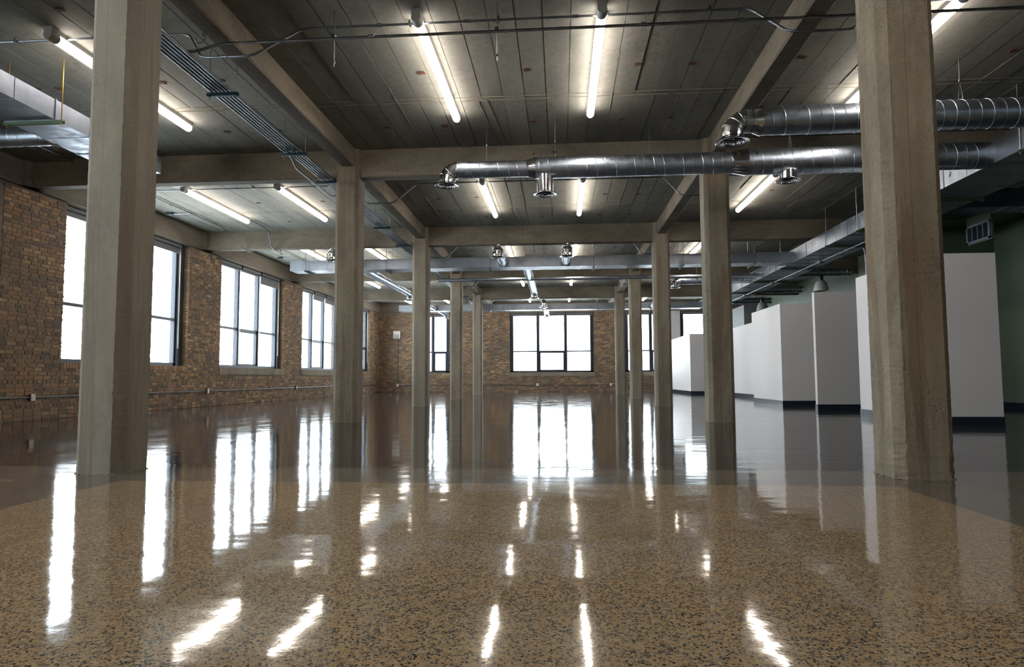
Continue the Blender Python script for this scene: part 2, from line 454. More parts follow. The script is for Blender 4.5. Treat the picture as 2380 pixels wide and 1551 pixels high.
for y0 in rows_all[2:7]:
    for dy in (1.27, 3.05, 4.81):
        for xx in (-8.9, -7.2, -6.87, -5.36, -4.5, -2.72, -1.79, -.39, 1.01, 1.745, 3.1, 4.6, 5.65, 7.1):
            if y0+dy > YB-.3 or R.random() < .08: continue
            jx, jy = R.uniform(-.03, .03), R.uniform(-.03, .03)
            if ins0 is None:
                mb = MB().box(-.045, -.03, -.007, .045, .03, 0); mb.box(-.03, -.045, -.006, .01, .03, 0)
                ins0 = obj('rusty_insert', mb, M_RUST, ceil); o = ins0
            else: o = link(ins0.copy()); o.parent = ceil
            o.location = (xx+jx, y0+dy+jy, ZC-.002); o.rotation_euler.z = R.uniform(-.2, .2)
# concrete beams under the slab
HB = .12
def beam(x0, y0, z0, x1, y1, z1, along):
    mb = MB(); L = (x1-x0) if along == 'x' else (y1-y0); n = max(2, int(L/.35)); c = .018
    rings = []
    for i in range(n+1):
        t = i/n; j = lambda: R.uniform(-.004, .004)
        if along == 'x':
            X = x0+(x1-x0)*t; ring = [(X, y0, z1), (X, y0+j()*.5, z0+c+j()), (X, y0+c+j(), z0), (X, y1-c+j(), z0), (X, y1, z0+c+j()), (X, y1, z1)]
        else:
            Y = y0+(y1-y0)*t; ring = [(x0, Y, z1), (x0+j()*.5, Y, z0+c+j()), (x0+c+j(), Y, z0), (x1-c+j(), Y, z0), (x1, Y, z0+c+j()), (x1, Y, z1)]
        rings.append(len(mb.v)); mb.v += ring
    for i in range(n):
        for k in range(5): mb.f.append((rings[i]+k, rings[i]+k+1, rings[i+1]+k+1, rings[i+1]+k))
    mb.f.append(tuple(rings[0]+k for k in range(6))); mb.f.append(tuple(rings[-1]+k for k in range(6)))
    return obj('beam', mb, M_BEAM, ceil)
for yy in [ROW0-BAY, ROW0]+ROWS:
    beam(XW, yy-HB, ZB, XRW, yy+HB, ZC+.01, 'x')
for xx in (XL, XR):
    for yy in [ROW0-BAY, ROW0]+ROWS:
        beam(xx-.11, yy+HB-.005, ZLB, xx+.13, min(yy+BAY-HB+.005, YB), ZC+.01, 'y')

for xx, zz, rr in ((-.06, 4.62, .035), (-.42, 4.60, .018), (2.9, 4.60, .02)):     # sleeves cored through the second beam
    obj('cored_hole', MB().lathe((xx, ROWS[1]-HB-.001, zz), [(.001, 0), (rr, 0), (rr, .01)], 16, 'y'), M_BLACK, ceil)

# ------------------------------------------------------------------ walls
WT = .45
def wall_x(name, xin, xout, y0, y1, z1, ops, m):
    """wall in the plane x = xin with openings (y0, y1, z0, z1)"""
    mb = MB(); cur = y0
    for a, b_, zl, zh in sorted(ops):
        mb.box(min(xin, xout), cur, 0, max(xin, xout), a, z1)
        mb.box(min(xin, xout), a, 0, max(xin, xout), b_, zl)
        if zh < z1: mb.box(min(xin, xout), a, zh, max(xin, xout), b_, z1)
        cur = b_
    mb.box(min(xin, xout), cur, 0, max(xin, xout), y1, z1)
    return struct(name, mb, m)
WZ0, WZ1 = 1.09, 4.25
left_ops = [(5.14+BAY*i+.94, 5.14+BAY*i+5.25, WZ0, WZ1) for i in (-2, -1, 1, 2, 3)]
left_ops.append((5.14+BAY*4+.94, 32.6, WZ0, WZ1))
wl = wall_x('wall_left', XW, XW-WT, YR, YB, ZC+.1, left_ops, M_MORTAR)
BZ0, BZ1 = 1.03, 4.18
back_ops = [(-7.8, -5.90, BZ0, BZ1), (-2.66, 1.755, BZ0, BZ1), (3.38, 5.5, BZ0, BZ1), (6.25, 8.9, BZ0, BZ1)]
def wall_back():
    mb = MB(); cur = XW-WT
    for a, b_, zl, zh in back_ops:
        mb.box(cur, YB, 0, a, YB+WT, ZC+.1); mb.box(a, YB, 0, b_, YB+WT, zl); mb.box(a, YB, zh, b_, YB+WT, ZC+.1); cur = b_
    mb.box(cur, YB, 0, XRW+.4, YB+WT, ZC+.1)
    return struct('wall_back', mb, M_MORTAR)
wb = wall_back()
wr = struct('wall_right', MB().box(XRW, YR-.3, 0, XRW+.3, YB, ZC+.1), M_GREEN)
struct('wall_rear', MB().box(XW-WT, YR-.3, 0, XRW, YR, ZC+.1), M_WHITE)
obj('return_wall', MB().box(8.25, 16.05, 0, XRW, 16.2, ZC), M_GREEN, wr)
obj('soffit', MB().box(8.25, 14.2, ZB, XRW, 16.2, ZB+.12), M_GREEN, wr)
struct('baseboard_right', MB().box(XRW-.02, YR, 0, XRW, 16.05, .13), M_BASE)
struct('baseboard_return', MB().box(8.25, 16.03, 0, XRW-.02, 16.05, .13), M_BASE)
obj('pilaster', MB().box(XRW-.25, 21.6, 0, XRW, 22.5, ZC), M_LGREEN, wr)

# concrete spandrels over the windows and pilaster at the beam ends
def spandrel(name, mb, parent): return obj(name, mb, M_SPAN, parent)
sp = MB(); sp.box(XW, YR, ZB, XW+.06, YB, ZC+.01); spandrel('spandrel_beam', sp, wl)
sp = MB(); sp.box(XW+.06, YB-.06, ZB+.02, 5.6, YB, ZC+.01); spandrel('spandrel_beam', sp, wb)
for yy in [ROW0]+ROWS:
    obj('beam_corbel', MB().box(XW, yy-.24, ZB-.0, XW+.16, yy+.24, ZC+.01), M_SPAN, wl)
obj('concrete_pilaster', MB().box(XW, YB-.12, ZB-.35, XW+.22, YB, ZC), M_SPAN, wb)

# bricks
BH, BL = .057, .196
def tone():
    t = R.random()
    return R.uniform(0, .35) if t < .40 else R.uniform(.35, .75) if t < .86 else R.uniform(.75, 1)
def brick_list(s0, s1, z0, z1, ops):
    """(start, end, bottom, top) of every brick in a wall, clipped at openings; every sixth course is of headers"""
    out = []; z = z0; k = 0
    while z+BH < z1:
        L = .092 if k % 6 == 3 else BL
        s = s0 - (R.uniform(0, L) if k % 2 else R.uniform(0, .04))
        while s < s1:
            l = L*R.uniform(.9, 1.06); segs = [(max(s, s0), min(s+l, s1))]
            for a, b_, zl, zh in ops:
                if z+BH > zl-.005 and z < zh:
                    ns = []
                    for p, q in segs:
                        if q <= a or p >= b_: ns.append((p, q))
                        else:
                            if p < a: ns.append((p, a))
                            if q > b_: ns.append((b_, q))
                    segs = ns
            for p, q in segs:
                if q-p > .03: out.append((p, q, z+R.uniform(-.003, .003), z+BH+R.uniform(-.006, .002)))
            s += l+R.uniform(.012, .022)
        z += .0755; k += 1
    return out
def brick_into(mb, x0, y0, z0, x1, y1, z1, t=None):
    """a brick with its front arris worn: slightly irregular box"""
    n = len(mb.v); mb.box(x0, y0, z0, x1, y1, z1)
    for i in range(n, n+8):
        a = mb.v[i]; mb.v[i] = (a[0]+R.uniform(-.0012, .0012), a[1]+R.uniform(-.003, .003), a[2]+R.uniform(-.003, .003))
    mb.tone += [tone() if t is None else t]*8 if False else [t if t is not None else 0.5]*8
lb = brick_list(10.55, YB, .01, 4.27, left_ops)
lb.sort(key=lambda q: q[0])
near = [q for q in lb if q[0] < 12.03]
R.shuffle(near); near.sort(key=lambda q: q[0]); single, rest = near[:300], near[300:]+[q for q in lb if q[0] >= 12.03]
cache = {}
for a, b_, z0, z1 in single:
    L = round((b_-a)/.02)*.02; v = R.randint(0, 9)
    key = (L, v)
    if key not in cache:
        mb = MB(); t = tone(); brick_into(mb, 0, 0, 0, .012+R.uniform(0, .008), max(L, .03), BH, t); cache[key] = mb.mesh('brick', M_BRICK)
    o = link(bpy.data.objects.new('brick', cache[key])); o.parent = wl; o.location = (XW-.004, a, z0); o.rotation_euler.x = R.uniform(-.01, .01)
mb = MB()
for a, b_, z0, z1 in rest:
    brick_into(mb, XW-.004, a, z0, XW+.006+R.uniform(0, .009), b_, z1, tone())
for a, b_, zl, zh in left_ops:         # bricks of the reveals, and the soldier course under the nearer windows
    if b_ < 10: continue
    z = zl+.01; k = 0
    while z < zh-.06:
        s = XW-.10 if k % 2 else XW-.17
        brick_into(mb, XW-(.15 if k % 2 else .095), b_-.008, z, XW-.002, b_+.03, z+BH, R.uniform(.75, 1))
        if not k % 2: brick_into(mb, XW-.155, b_-.008, z, XW-.105, b_+.03, z+BH, R.uniform(.75, 1))
        xx = XW-.165
        while xx > XW-WT+.02:
            l = R.choice((.1, .2)); brick_into(mb, max(xx-l, XW-WT), b_-.010, z, xx-.01, b_+.03, z+BH, tone()); xx -= l
        z += .0755; k += 1
a, b_ = left_ops[2][0], left_ops[2][1]
yy = a
while yy < b_:
    brick_into(mb, XW-.01, yy, WZ0-.115, XW+.016, yy+.062, WZ0-.005, R.uniform(.4, 1)); yy += .075
obj('brick_courses', mb, M_BRICK, wl, stuff=True)
mb = MB()
for a, b_, z0, z1 in brick_list(XW, 5.7, .01, 4.27, back_ops):
    brick_into(mb, a, YB-.006-R.uniform(0, .009), z0, b_, YB+.004, z1, tone())
obj('brick_courses', mb, M_BRICK, wb, stuff=True)

# window sills
for (a, b_, zl, zh) in (left_ops[3], left_ops[4]):
    mb = MB().box(XW-.12, a-.04, zl-.20, XW+.035, b_+.05, zl); mb.box(XW-.12, a-.02, zl-.225, XW+.02, b_+.03, zl-.2)
    obj('window_sill', mb, M_SILL, wl)
for a, b_, zl, zh in (back_ops[1], back_ops[2]):
    mb = MB().box(a-.08, YB-.035, zl-.20, b_+.06, YB+.1, zl); mb.box(a-.04, YB-.02, zl-.225, b_+.02, YB+.1, zl-.2)
    obj('window_sill', mb, M_SILL, wb)

# ------------------------------------------------------------------ windows
wn = [0]
def window(axis, a, b_, z0, z1, mulls, ztr, post=0.0, shades=(), sash=None, FW=.085, mw=.05):
    """aluminium window: frame, mullions, transom, panes, roller shade heads. axis 'x': in the left wall, 'y': in the back wall"""
    wn[0] += 1
    def B(mb, s0, d0, zz0, s1, d1, zz1):      # s along the wall, d depth out of the room
        if axis == 'x': mb.box(XW-d1, s0, zz0, XW-d0, s1, zz1)
        else: mb.box(s0, YB+d0, zz0, s1, YB+d1, zz1)
    d0 = .16 if axis == 'x' else .06; d1 = d0+.11
    mb = MB()
    B(mb, a, d0, z0, a+FW, d1, z1); B(mb, b_-FW-post, d0, z0, b_, d1, z1)
    if post: B(mb, b_-post-.015, d0-.03, z0, b_-.02, d1, z1)
    B(mb, a, d0, z0, b_, d1, z0+.08); B(mb, a, d0, z1-.12, b_, d1, z1)
    f = struct('window_%d' % wn[0], mb, M_FRAME)
    ys = [a+FW]+list(mulls)+[b_-FW-post]
    for m_ in mulls:
        mb = MB(); B(mb, m_-mw, d0-.015, z0+.08, m_+mw, d1, z1-.12); B(mb, m_-.018, d0-.035, z0+.08, m_+.018, d0-.015, z1-.12); obj('mullion', mb, M_FRAME, f)
    for i in range(len(ys)-1):
        p, q = ys[i]+(mw if i else 0), ys[i+1]-(mw if i < len(ys)-2 else 0)
        mb = MB(); B(mb, p, d0+.01, ztr-.035, q, d1, ztr+.035); obj('transom', mb, M_FRAME, f)
        for zz0, zz1 in ((z0+.08, ztr-.035), (ztr+.035, z1-.12)):
            g = MB(); B(g, p+.002, d0+.055, zz0+.002, q-.002, d0+.061, zz1-.002); obj('pane', g, M_GLASS, f)
        if sash is not None and i == sash:
            mb = MB(); zz0, zz1 = z0+.08, ztr-.035; t = .05
            for k in ((p, zz0, p+t, zz1), (q-t, zz0, q, zz1), (p, zz0, q, zz0+t), (p, zz1-t, q, zz1)): B(mb, k[0], d0-.005, k[1], k[2], d0+.05, k[3])
            sh = obj('sash', mb, M_FRAME, f)
            mb = MB(); B(mb, p-.02, d0-.03, z0+.62, p+.015, d0-.004, z0+.74); obj('handle', mb, M_BLACK, sh)
    for (p, q, drop) in shades:               # roller tube in brackets, cloth let down by 'drop'
        mb = MB()
        if axis == 'x': mb.sweep([(XW-.085, p+.02, z1-.05), (XW-.085, q-.02, z1-.05)], .042, 12)
        else: mb.sweep([(p+.02, YB+.0, z1-.055), (q-.02, YB+.0, z1-.055)], .042, 12)
        rt = obj('roller_shade', mb, M_SHADE, f, smooth=True)
        mb = MB(); dc = .118 if axis == 'x' else .028; B(mb, p+.03, dc, z1-.10-drop, q-.03, dc+.004, z1-.05); B(mb, p+.03, dc-.01, z1-.125-drop, q-.03, dc+.014, z1-.10-drop); obj('shade_cloth', mb, M_SHADE, rt)
        mb = MB()
        for s in (p, q): B(mb, s-.012, .03 if axis == 'x' else -.045, z1-.11, s+.012, .155 if axis == 'x' else .05, z1+.0)
        obj('bracket', mb, M_BLACK, rt)
        mb = MB()
        for dd in (.07, .09):
            if axis == 'x': mb.sweep([(XW-dd, q-.03, z1-.09), (XW-dd, q-.03, z0+.45)], .0035, 5)
        if mb.v: obj('bead_chain', mb, M_WPL, rt)
    return f
for i, (a, b_, z0, z1) in enumerate(left_ops):
    if i == len(left_ops)-1: ms = [a+1.33]; P = .1; ed = b_
    else: e = b_-.36; ms = [a+(e-a)/3, a+(e-a)*2/3]; P = .27; ed = b_
    ss = [a+.02]+ms+[ed-P]
    drops = {2: (.08, .08, .12), 3: (.04, .04, .24), 4: (.02, .2, .2)}.get(i, (.05, .05, .05))
    window('x', a, ed, z0, z1, ms, 2.28, P, [(ss[k], ss[k+1], drops[k]) for k in range(len(ss)-1)], sash=1)
for i, (a, b_, z0, z1) in enumerate(back_ops):
    ms = {0: [-6.8], 1: [-1.17, .287], 2: [4.72], 3: [7.55]}[i]
    ss = [a+.02]+ms+[b_-.02]
    window('y', a, b_, z0, z1, ms, 2.13, .0, [(ss[k], ss[k+1], .04) for k in range(len(ss)-1)], sash=1, FW=.18, mw=.08)
# light comes in by the windows: portals help the renderer find the sky through them
def portal(loc, rot, sx, sy):
    l = bpy.data.lights.new('window_portal', 'AREA'); l.shape = 'RECTANGLE'; l.size = sx; l.size_y = sy
    l.cycles.is_portal = True
    o = link(bpy.data.objects.new('window_portal', l)); o.location = loc; o.rotation_euler = rot
for a, b_, z0, z1 in left_ops: portal((XW-.3, (a+b_)/2, (z0+z1)/2), (0, -math.pi/2, 0), z1-z0, b_-a)
for a, b_, z0, z1 in back_ops: portal(((a+b_)/2, YB+.3, (z0+z1)/2), (-math.pi/2, 0, 0), b_-a, z1-z0)

# ------------------------------------------------------------------ columns
def column(cx, cy, ch, label, group, base_rough=False):
    c = .21; H = ZC; mb = MB(); n = 190
    ring = [(-(c-ch), -c), ((c-ch), -c), (c, -(c-ch)), (c, (c-ch)), ((c-ch), c), (-(c-ch), c), (-c, c-ch), (-c, -(c-ch))]
    rs = []
    for i in range(n+1):
        z = H*(i/n); rs.append(len(mb.v))
        for x_, y_ in ring:
            j = .0022
            if R.random() < .05: j = .007
            if base_rough and z < .30: j = .008
            dx, dy = R.uniform(-j, j), R.uniform(-j, j)
            mb.v.append((cx+x_+(dx if abs(x_) < c else dx*.25), cy+y_+(dy if abs(y_) < c else dy*.25), z))
    for i in range(n):
        for k in range(8): mb.f.append((rs[i]+k, rs[i]+(k+1) % 8, rs[i+1]+(k+1) % 8, rs[i+1]+k))
    mb.f.append(tuple(rs[0]+k for k in range(8))); mb.f.append(tuple(rs[-1]+k for k in range(8)))
    t = thing('concrete_column', label, 'column', (cx, cy, 0), group)
    obj('shaft', mb, M_COL, t)
    sgn = 1 if cx < 0 else -1
    pf = MB(); z = R.uniform(.1, .6)
    while z < H-.5:
        l = R.uniform(.02, .12)
        pf.bar((cx+sgn*(c-ch)+R.uniform(-.003, .003), cy-c-.0, z), (cx+sgn*(c-ch)+R.uniform(-.003, .003), cy-c-.0, z+l), R.uniform(.004, .011), R.uniform(.006, .01), (0, 1, 0)); z += l+R.uniform(.0, .25)
    obj('paste_ridge', pf, M_FIN, t)
    g = MB()                                    # ragged grout ring where the shaft meets the floor
    for i in range(26):
        a = i/26*8; k = int(a) % 8; f = a-int(a); p, q = ring[k], ring[(k+1) % 8]
        x_, y_ = p[0]+(q[0]-p[0])*f, p[1]+(q[1]-p[1])*f; s_ = R.uniform(.006, .013)
        g.box(cx+x_*1.01-s_, cy+y_*1.01-s_, 0, cx+x_*1.01+s_, cy+y_*1.01+s_, R.uniform(.003, .007))
    obj('grout_edge', g, M_SILL, t)
    return t
ordn = ['nearest', 'second', 'third', 'fourth', 'fifth and farthest']
for i, yy in enumerate(ROWS):
    for s, xx in (('left', XL), ('right', XR)):
        lab = '%s concrete column of the %s row, square with chamfered corners' % (ordn[i], s)
        if i == 0: lab = 'large nearest concrete column of the %s row, %s' % (s, 'honeycombed near its foot' if s == 'left' else 'with brown streaks and a crumbled foot')
        column(xx, yy, .078 if (i == 0 and s == 'left') else .062, lab, 'concrete columns in two rows', base_rough=(i == 0 and s == 'right'))

# ------------------------------------------------------------------ ceiling lights
LX = [(-7.75, 'beside the window wall'), (-5.76, 'left of the conduit bundle'), (-1.53, 'in the left half of the middle aisle'), (.48, 'in the right half of the middle aisle'), (4.21, 'right of the right-hand columns')]
def make_light(L=2.83):
    t = thing('strip_light', '', 'ceiling light', (0, 0, ZC)); 
    h = MB().box(-.045, .0, ZC-.055, .045, L, ZC); obj('housing', h, M_CAP, t)
    n = 14; mb = MB(); r = .054; zc = ZC-.095
    pts = [(0, .10, zc), (0, .11, zc), (0, L-.05, zc), (0, L-.02, zc), (0, L, zc)]
    mb.sweep(pts, [r, r, r, r*.85, r*.45], 16); obj('lens', mb, M_TUBE, t, smooth=True)
    c = MB(); c.sweep([(0, -.015, zc), (0, .0, zc), (0, .115, zc)], [r*.96, r*1.04, r*1.04], 18); c.box(-.05, -.01, zc+.02, .05, .11, ZC); obj('end_cap', c, M_CAP, t, smooth=True)
    return t
proto = None
depth_w = ['nearest bay', 'second bay back', 'third bay back', 'fourth bay back', 'last bay']
for i, yy in enumerate(ROWS):
    for k, (xx, wd) in enumerate(LX):
        lab = 'ceiling tube %s, %s' % (wd, depth_w[i])
        if i == 0 and k == 0: continue
        if proto is None:
            proto = make_light(); o = proto; o.location = (xx, yy+1.57, ZC); o['label'] = lab; o['group'] = 'tube lights along the ceiling'
        else: o = dup(proto, (xx, yy+1.57, ZC), lab, 'tube lights along the ceiling')

for k, (xx, wd) in enumerate(LX):        # the same run goes on over the camera's own bay
    dup(proto, (xx, ROW0+1.57, ZC), 'ceiling tube %s, overhead bay' % wd, 'tube lights along the ceiling')

# ------------------------------------------------------------------ conduits
CR = .0135
def conduit(name, pts, label, r=CR, cat='conduit', fr=.12, group=None, m=None, loc=None):
    t = thing(name, label, cat, loc or pts[0], group)
    obj('tube', MB().sweep(fillet(pts, fr), r, 8), m or M_EMT, t, smooth=True)
    return t
def coupling(t, p, d, r=CR, L=.06):
    p = Vector(p); d = Vector(d)
    obj('coupling', MB().sweep([p-d*L/2, p+d*L/2], r*1.45, 8), M_EMT, t, smooth=True)
def strap(t, x, y, z, r=CR):
    mb = MB().box(x-.012, y-.035, z-r-.004, x+.012, y+.035, z-r); mb.box(x-.012, y-.03, z-r, x+.012, y-.024, ZC); mb.box(x-.012, y+.024, z-r, x+.012, y+.03, ZC)
    obj('strap', mb, M_EMT, t)
ZCON = ZC-.035
for i, yy in enumerate(ROWS):
    y = yy+1.80; r = CR
    w_ = depth_w[i]
    pts = [(XW+.9 if i else -8.0, y, ZCON), (XL-.55, y, ZCON), (XL-.16, y-.4, ZLB-.05-.18), (XL+.42, y-.4, ZLB-.05-.18), (XL+.80, y, ZCON),
           (XR-.55, y, ZCON), (XR-.30, y-.42, ZLB-.23), (XR+.35, y-.42, ZLB-.23), (XR+.62, y, ZCON), (6.0 if i else 7.5, y, ZCON)]
    # each run feeds the lights of its bay and dips under both long beams
    t = conduit('conduit', pts, 'steel conduit across the ceiling feeding the tubes of the %s' % w_, fr=.12, group='conduits across the bays')
    for x_ in (-6.7, -2.0, -1.0, .2, 1.3):
        coupling(t, (x_, y, ZCON), (1, 0, 0)); strap(t, x_+.35, y, ZCON)
    coupling(t, (XL+.1, y-.4, ZLB-.23), (1, 0, 0))
# lower conduit hung on rods in the nearest bay, bending down into the bundle
y = 6.648
t = conduit('conduit', [(-4.24, 5.6, 4.28), (-4.2, 6.2, 4.28), (-4.02, 6.60, 4.30), (-3.72, y, 4.43), (5.2, y, 4.44), (8.5, y, 4.44)], 'lower steel conduit hung on rods across the nearest bay', r=.0155, fr=.22)
for x_ in (-2.0, .9, 1.9, 3.6): coupling(t, (x_, y, 4.437), (1, 0, 0), .0155)
for x_ in (-2.42, -.64, 3.15):
    mb = MB().sweep([(x_, y+.02, 4.12), (x_, y+.02, ZC)], .0055, 6); mb.box(x_-.02, y-.02, 4.445, x_+.02, y+.035, 4.475); mb.box(x_-.012, y+.008, 4.17, x_+.012, y+.032, 4.185)
    obj('hanger_rod', mb, M_EMT, t)
# bundle of six conduits down the left aisle
ZBU = 4.243
for k in range(6):
    xx = -4.20+.049*k; ye = (30.5, 30.5, 30.5, 24, 19.5, 19.5)[k]
    pts = [(xx, 3.0, ZBU), (xx, ye, ZBU)]
    if k == 0: pts = [(xx, 3.0, ZBU), (xx, 9.75, ZBU), (xx-.02, 9.95, ZBU-.10), (xx-.02, 11.6, ZBU-.12), (xx, 11.9, ZBU), (xx, ye, ZBU)]
    o = ['first', 'second', 'third', 'fourth', 'fifth', 'sixth'][k]
    t = conduit('conduit', pts, '%s steel pipe from the window side in the bundle along the left columns' % o, r=.0165, fr=.25, group='bundle of six conduits')
    for yy in (5.9, 9.35, 13.1): coupling(t, (xx, yy+.1*(k % 2), ZBU), (0, 1, 0), .0165, .09)
rk = 0
for yy, zz, nm in ((7.38, 4.221, 'nearest'), (9.50, 4.221, 'second nearest'), (10.93, 4.221, 'third, against the second left column'), (14.45, 4.221, 'fourth'), (16.45, 4.221, 'fifth'), (20.3, 4.221, 'sixth'), (22.2, 4.221, 'seventh'), (27.2, 4.221, 'farthest')):
    t = thing('conduit_rack', 'dark strut bar under the conduit bundle, %s of the row' % nm, 'rack', (-4.1, yy, zz), 'strut racks under the conduit bundle')
    x0, x1 = -4.25, -3.86
    mb = MB().box(x0, yy-.02, zz-.045, x1, yy+.02, zz-.04); mb.box(x0, yy-.02, zz-.045, x1, yy-.016, zz-.005); mb.box(x0, yy+.016, zz-.045, x1, yy+.02, zz-.005); mb.box(x0, yy-.02, zz-.008, x1, yy-.009, zz-.004); mb.box(x0, yy+.009, zz-.008, x1, yy+.02, zz-.004)
    obj('strut_channel', mb, M_DSTRUT, t)
    for x_ in (x0+.03, x1-.02):
        top = ZB if abs(yy-10.95) < .3 or abs(yy-16.4) < .1 and False else ZC
        mb = MB().sweep([(x_, yy, zz-.09), (x_, yy, top)], .0045, 6); mb.box(x_-.012, yy-.012, zz-.06, x_+.012, yy+.012, zz-.045)
        obj('rod', mb, M_EMT, t)
# conduits along the window wall
t = conduit('conduit', [(-8.81, 8.0, ZCON), (-8.81, 16.3, ZCON), (-8.7, 16.6, 4.45), (-8.5, 16.75, ZB-.03), (-8.5, 17.25, ZB-.03), (-8.6, 17.6, 4.55), (-8.6, 18.0, ZCON), (-8.6, 22.3, ZCON), (-8.6, 22.72, ZB-.03), (-8.6, 23.15, ZB-.03), (-8.6, 23.6, ZCON), (-8.6, 28.2, ZCON), (-8.6, 28.6, ZB-.03), (-8.6, 29.1, ZB-.03), (-8.6, 29.5, ZCON), (-8.6, 31, ZCON)], 'long steel conduit along the ceiling beside the window wall, ducking under the beams', fr=.2)
for yy in (12.4, 13.2, 14.7, 19.6, 21.0): coupling(t, (-8.81 if yy < 17 else -8.6, yy, ZCON), (0, 1, 0))
t = conduit('conduit', [(-7.72, 15.5, ZCON), (-7.72, 16.5, ZCON), (-7.70, 16.72, ZB-.03), (-7.7, 17.3, ZB-.03), (-7.9, 17.7, ZCON), (-7.9, 18.5, ZCON)], 'short bent conduit from the window side tube under the third beam', fr=.18)
for bx, by, lab in ((-9.35, 14.76, 'small grey junction box with stub conduit above the tall window'), (-9.2, 20.6, 'small grey junction box with stub conduit above the middle window')):
    t = thing('junction_box', lab, 'junction box', (bx, by, ZC))
    mb = MB().box(bx-.07, by-.07, ZC-.06, bx+.07, by+.07, ZC); obj('box', mb, M_EMT, t)
    obj('tube', MB().sweep([(bx+.07, by, ZCON), (-8.83 if by < 17 else -8.62, by, ZCON)], CR, 8), M_EMT, t, smooth=True)
for bx, by, lab in ((-7.75, 12.45, 'square junction box at the end of the second bay window side tube'), (-4.5, 12.9, 'junction box beside the second left column under the conduit bundle')):
    t = thing('junction_box', lab, 'junction box', (bx, by, ZC))
    obj('box', MB().box(bx-.09, by-.07, ZC-.07, bx+.09, by+.07, ZC), M_EMT, t)
    obj('cover', MB().box(bx-.095, by-.075, ZC-.078, bx+.095, by+.075, ZC-.07), M_EMT, t)
t = thing('ceiling_sensor', 'small yellowish ceiling sensor near the left end of the long cross duct', 'sensor', (-7.55, 19.1, ZC))
mb = MB().lathe((-7.55, 19.1, ZC-.12), [(0, 0), (.09, .0), (.11, .03), (.11, .06), (.06, .12)], 18); obj('body', mb, M_BEIGE, t, smooth=True)
# clevis hanger near the top left
t = thing('pipe_hanger', 'empty steel pipe hanger ring hanging from the ceiling near the left beam', 'hanger', (-3.95, 6.75, ZC))
obj('strap', MB().box(-3.965, 6.745, ZC-.19, -3.925, 6.755, ZC).box(-3.975, 6.72, ZC-.006, -3.90, 6.79, ZC), M_GALV, t)
pts = [(-3.99+.055*math.cos(a), 6.75, ZC-.20+.055*math.sin(a)) for a in [math.pi*.95+i*math.pi*1.15/10 for i in range(11)]]
obj('ring', MB().sweep(pts, .010, 6), M_GALV, t, smooth=True)

# wall conduits with outlet boxes
def outlet_left(t, y, z, s=.06):
    mb = MB().box(XW+.012, y-s*.75, z-s, XW+.075, y+s*.75, z+s); o = obj('outlet_box', mb, M_EMT, t)
    c = MB().box(XW+.075, y-s*.8, z-s*1.05, XW+.08, y+s*.8, z+s*1.05); c.box(XW+.08, y-.018, z+.008, XW+.084, y+.018, z+.04); c.box(XW+.08, y-.018, z-.04, XW+.084, y+.018, z-.008)
    obj('cover', c, M_WPL, o)
t = conduit('wall_conduit', [(XW+.04, 9.5, .43), (XW+.04, 33.9, .41)], 'steel conduit with outlet boxes running low along the left brick wall', r=.014)
for yy in (11.3, 17.27, 23.3, 29.2): outlet_left(t, yy, .43)
for yy in (12.35, 14.3, 15.8, 19.2, 21.0): coupling(t, (XW+.04, yy, .425), (0, 1, 0))
t = conduit('wall_conduit', [(-8.68, YB-.04, 2.80), (-8.68, YB-.04, .40)], 'steel conduit dropping from the white alarm box on the back wall', r=.014)
t = conduit('wall_conduit', [(-8.62, YB-.04, .40), (5.5, YB-.04, .35)], 'steel conduit running low along the back brick wall', r=.014)
for xx in (-8.68, -1.21, 2.62):
    mb = MB().box(xx-.06, YB-.08, .31, xx+.06, YB-.012, .44); o = obj('outlet_box', mb, M_EMT, t)
    obj('cover', MB().box(xx-.064, YB-.086, .305, xx+.064, YB-.08, .445).box(xx-.018, YB-.09, .385, xx+.018, YB-.086, .415).box(xx-.018, YB-.09, .335, xx+.018, YB-.086, .365), M_WPL, o)
t = thing('alarm_box', 'white strobe alarm box with wire guard on the back brick wall', 'alarm', (-8.75, YB, 3.06))
obj('body', MB().box(-8.94, YB-.10, 2.86, -8.56, YB-.01, 3.27), M_WPL, t)
obj('strobe', MB().box(-8.84, YB-.15, 2.90, -8.66, YB-.10, 3.04), M_WPL, t)
g = MB()
for k in range(5): g.bar((-8.87+.06*k, YB-.165, 2.87), (-8.87+.06*k, YB-.165, 3.09), .006, .006, (0, 1, 0))
for k in range(4): g.bar((-8.89, YB-.165, 2.88+.065*k), (-8.60, YB-.165, 2.88+.065*k), .006, .006)
for a_ in (-8.88, -8.62): g.bar((a_, YB-.165, 2.88), (a_, YB-.1, 2.88), .006, .006); g.bar((a_, YB-.165, 3.08), (a_, YB-.1, 3.08), .006, .006)
obj('wire_guard', g, M_BLACK, t)

# ------------------------------------------------------------------ ducts
def diffuser(t, x, y, zf, neck_r, fl_r, ztop):
    """round ceiling diffuser: neck collar, flared flange, concentric rings"""
    d = obj('diffuser', MB().lathe((x, y, zf), [(neck_r, ztop-zf), (neck_r, .02), (neck_r*1.15, .005), (fl_r*.97, .004), (fl_r, -.004), (fl_r*.96, -.010), (fl_r*.78, -.006), (fl_r*.75, .02)], 32), M_BRIGHT, t, smooth=True)
    for k, rr in enumerate((.64, .48, .32, .16)):
        mb = MB().lathe((x, y, zf), [(fl_r*rr*1.12, -.012-.002*k), (fl_r*rr*1.02, -.016-.002*k), (fl_r*rr*.78, .014), (fl_r*rr*.84, .016), (fl_r*rr*1.12, -.012-.002*k)], 28)
        obj('ring', mb, M_BRIGHT, d, smooth=True)
    mb = MB().lathe((x, y, zf), [(0.001, .03), (fl_r*.74, .03)], 24); obj('damper', mb, M_BLACK, d)
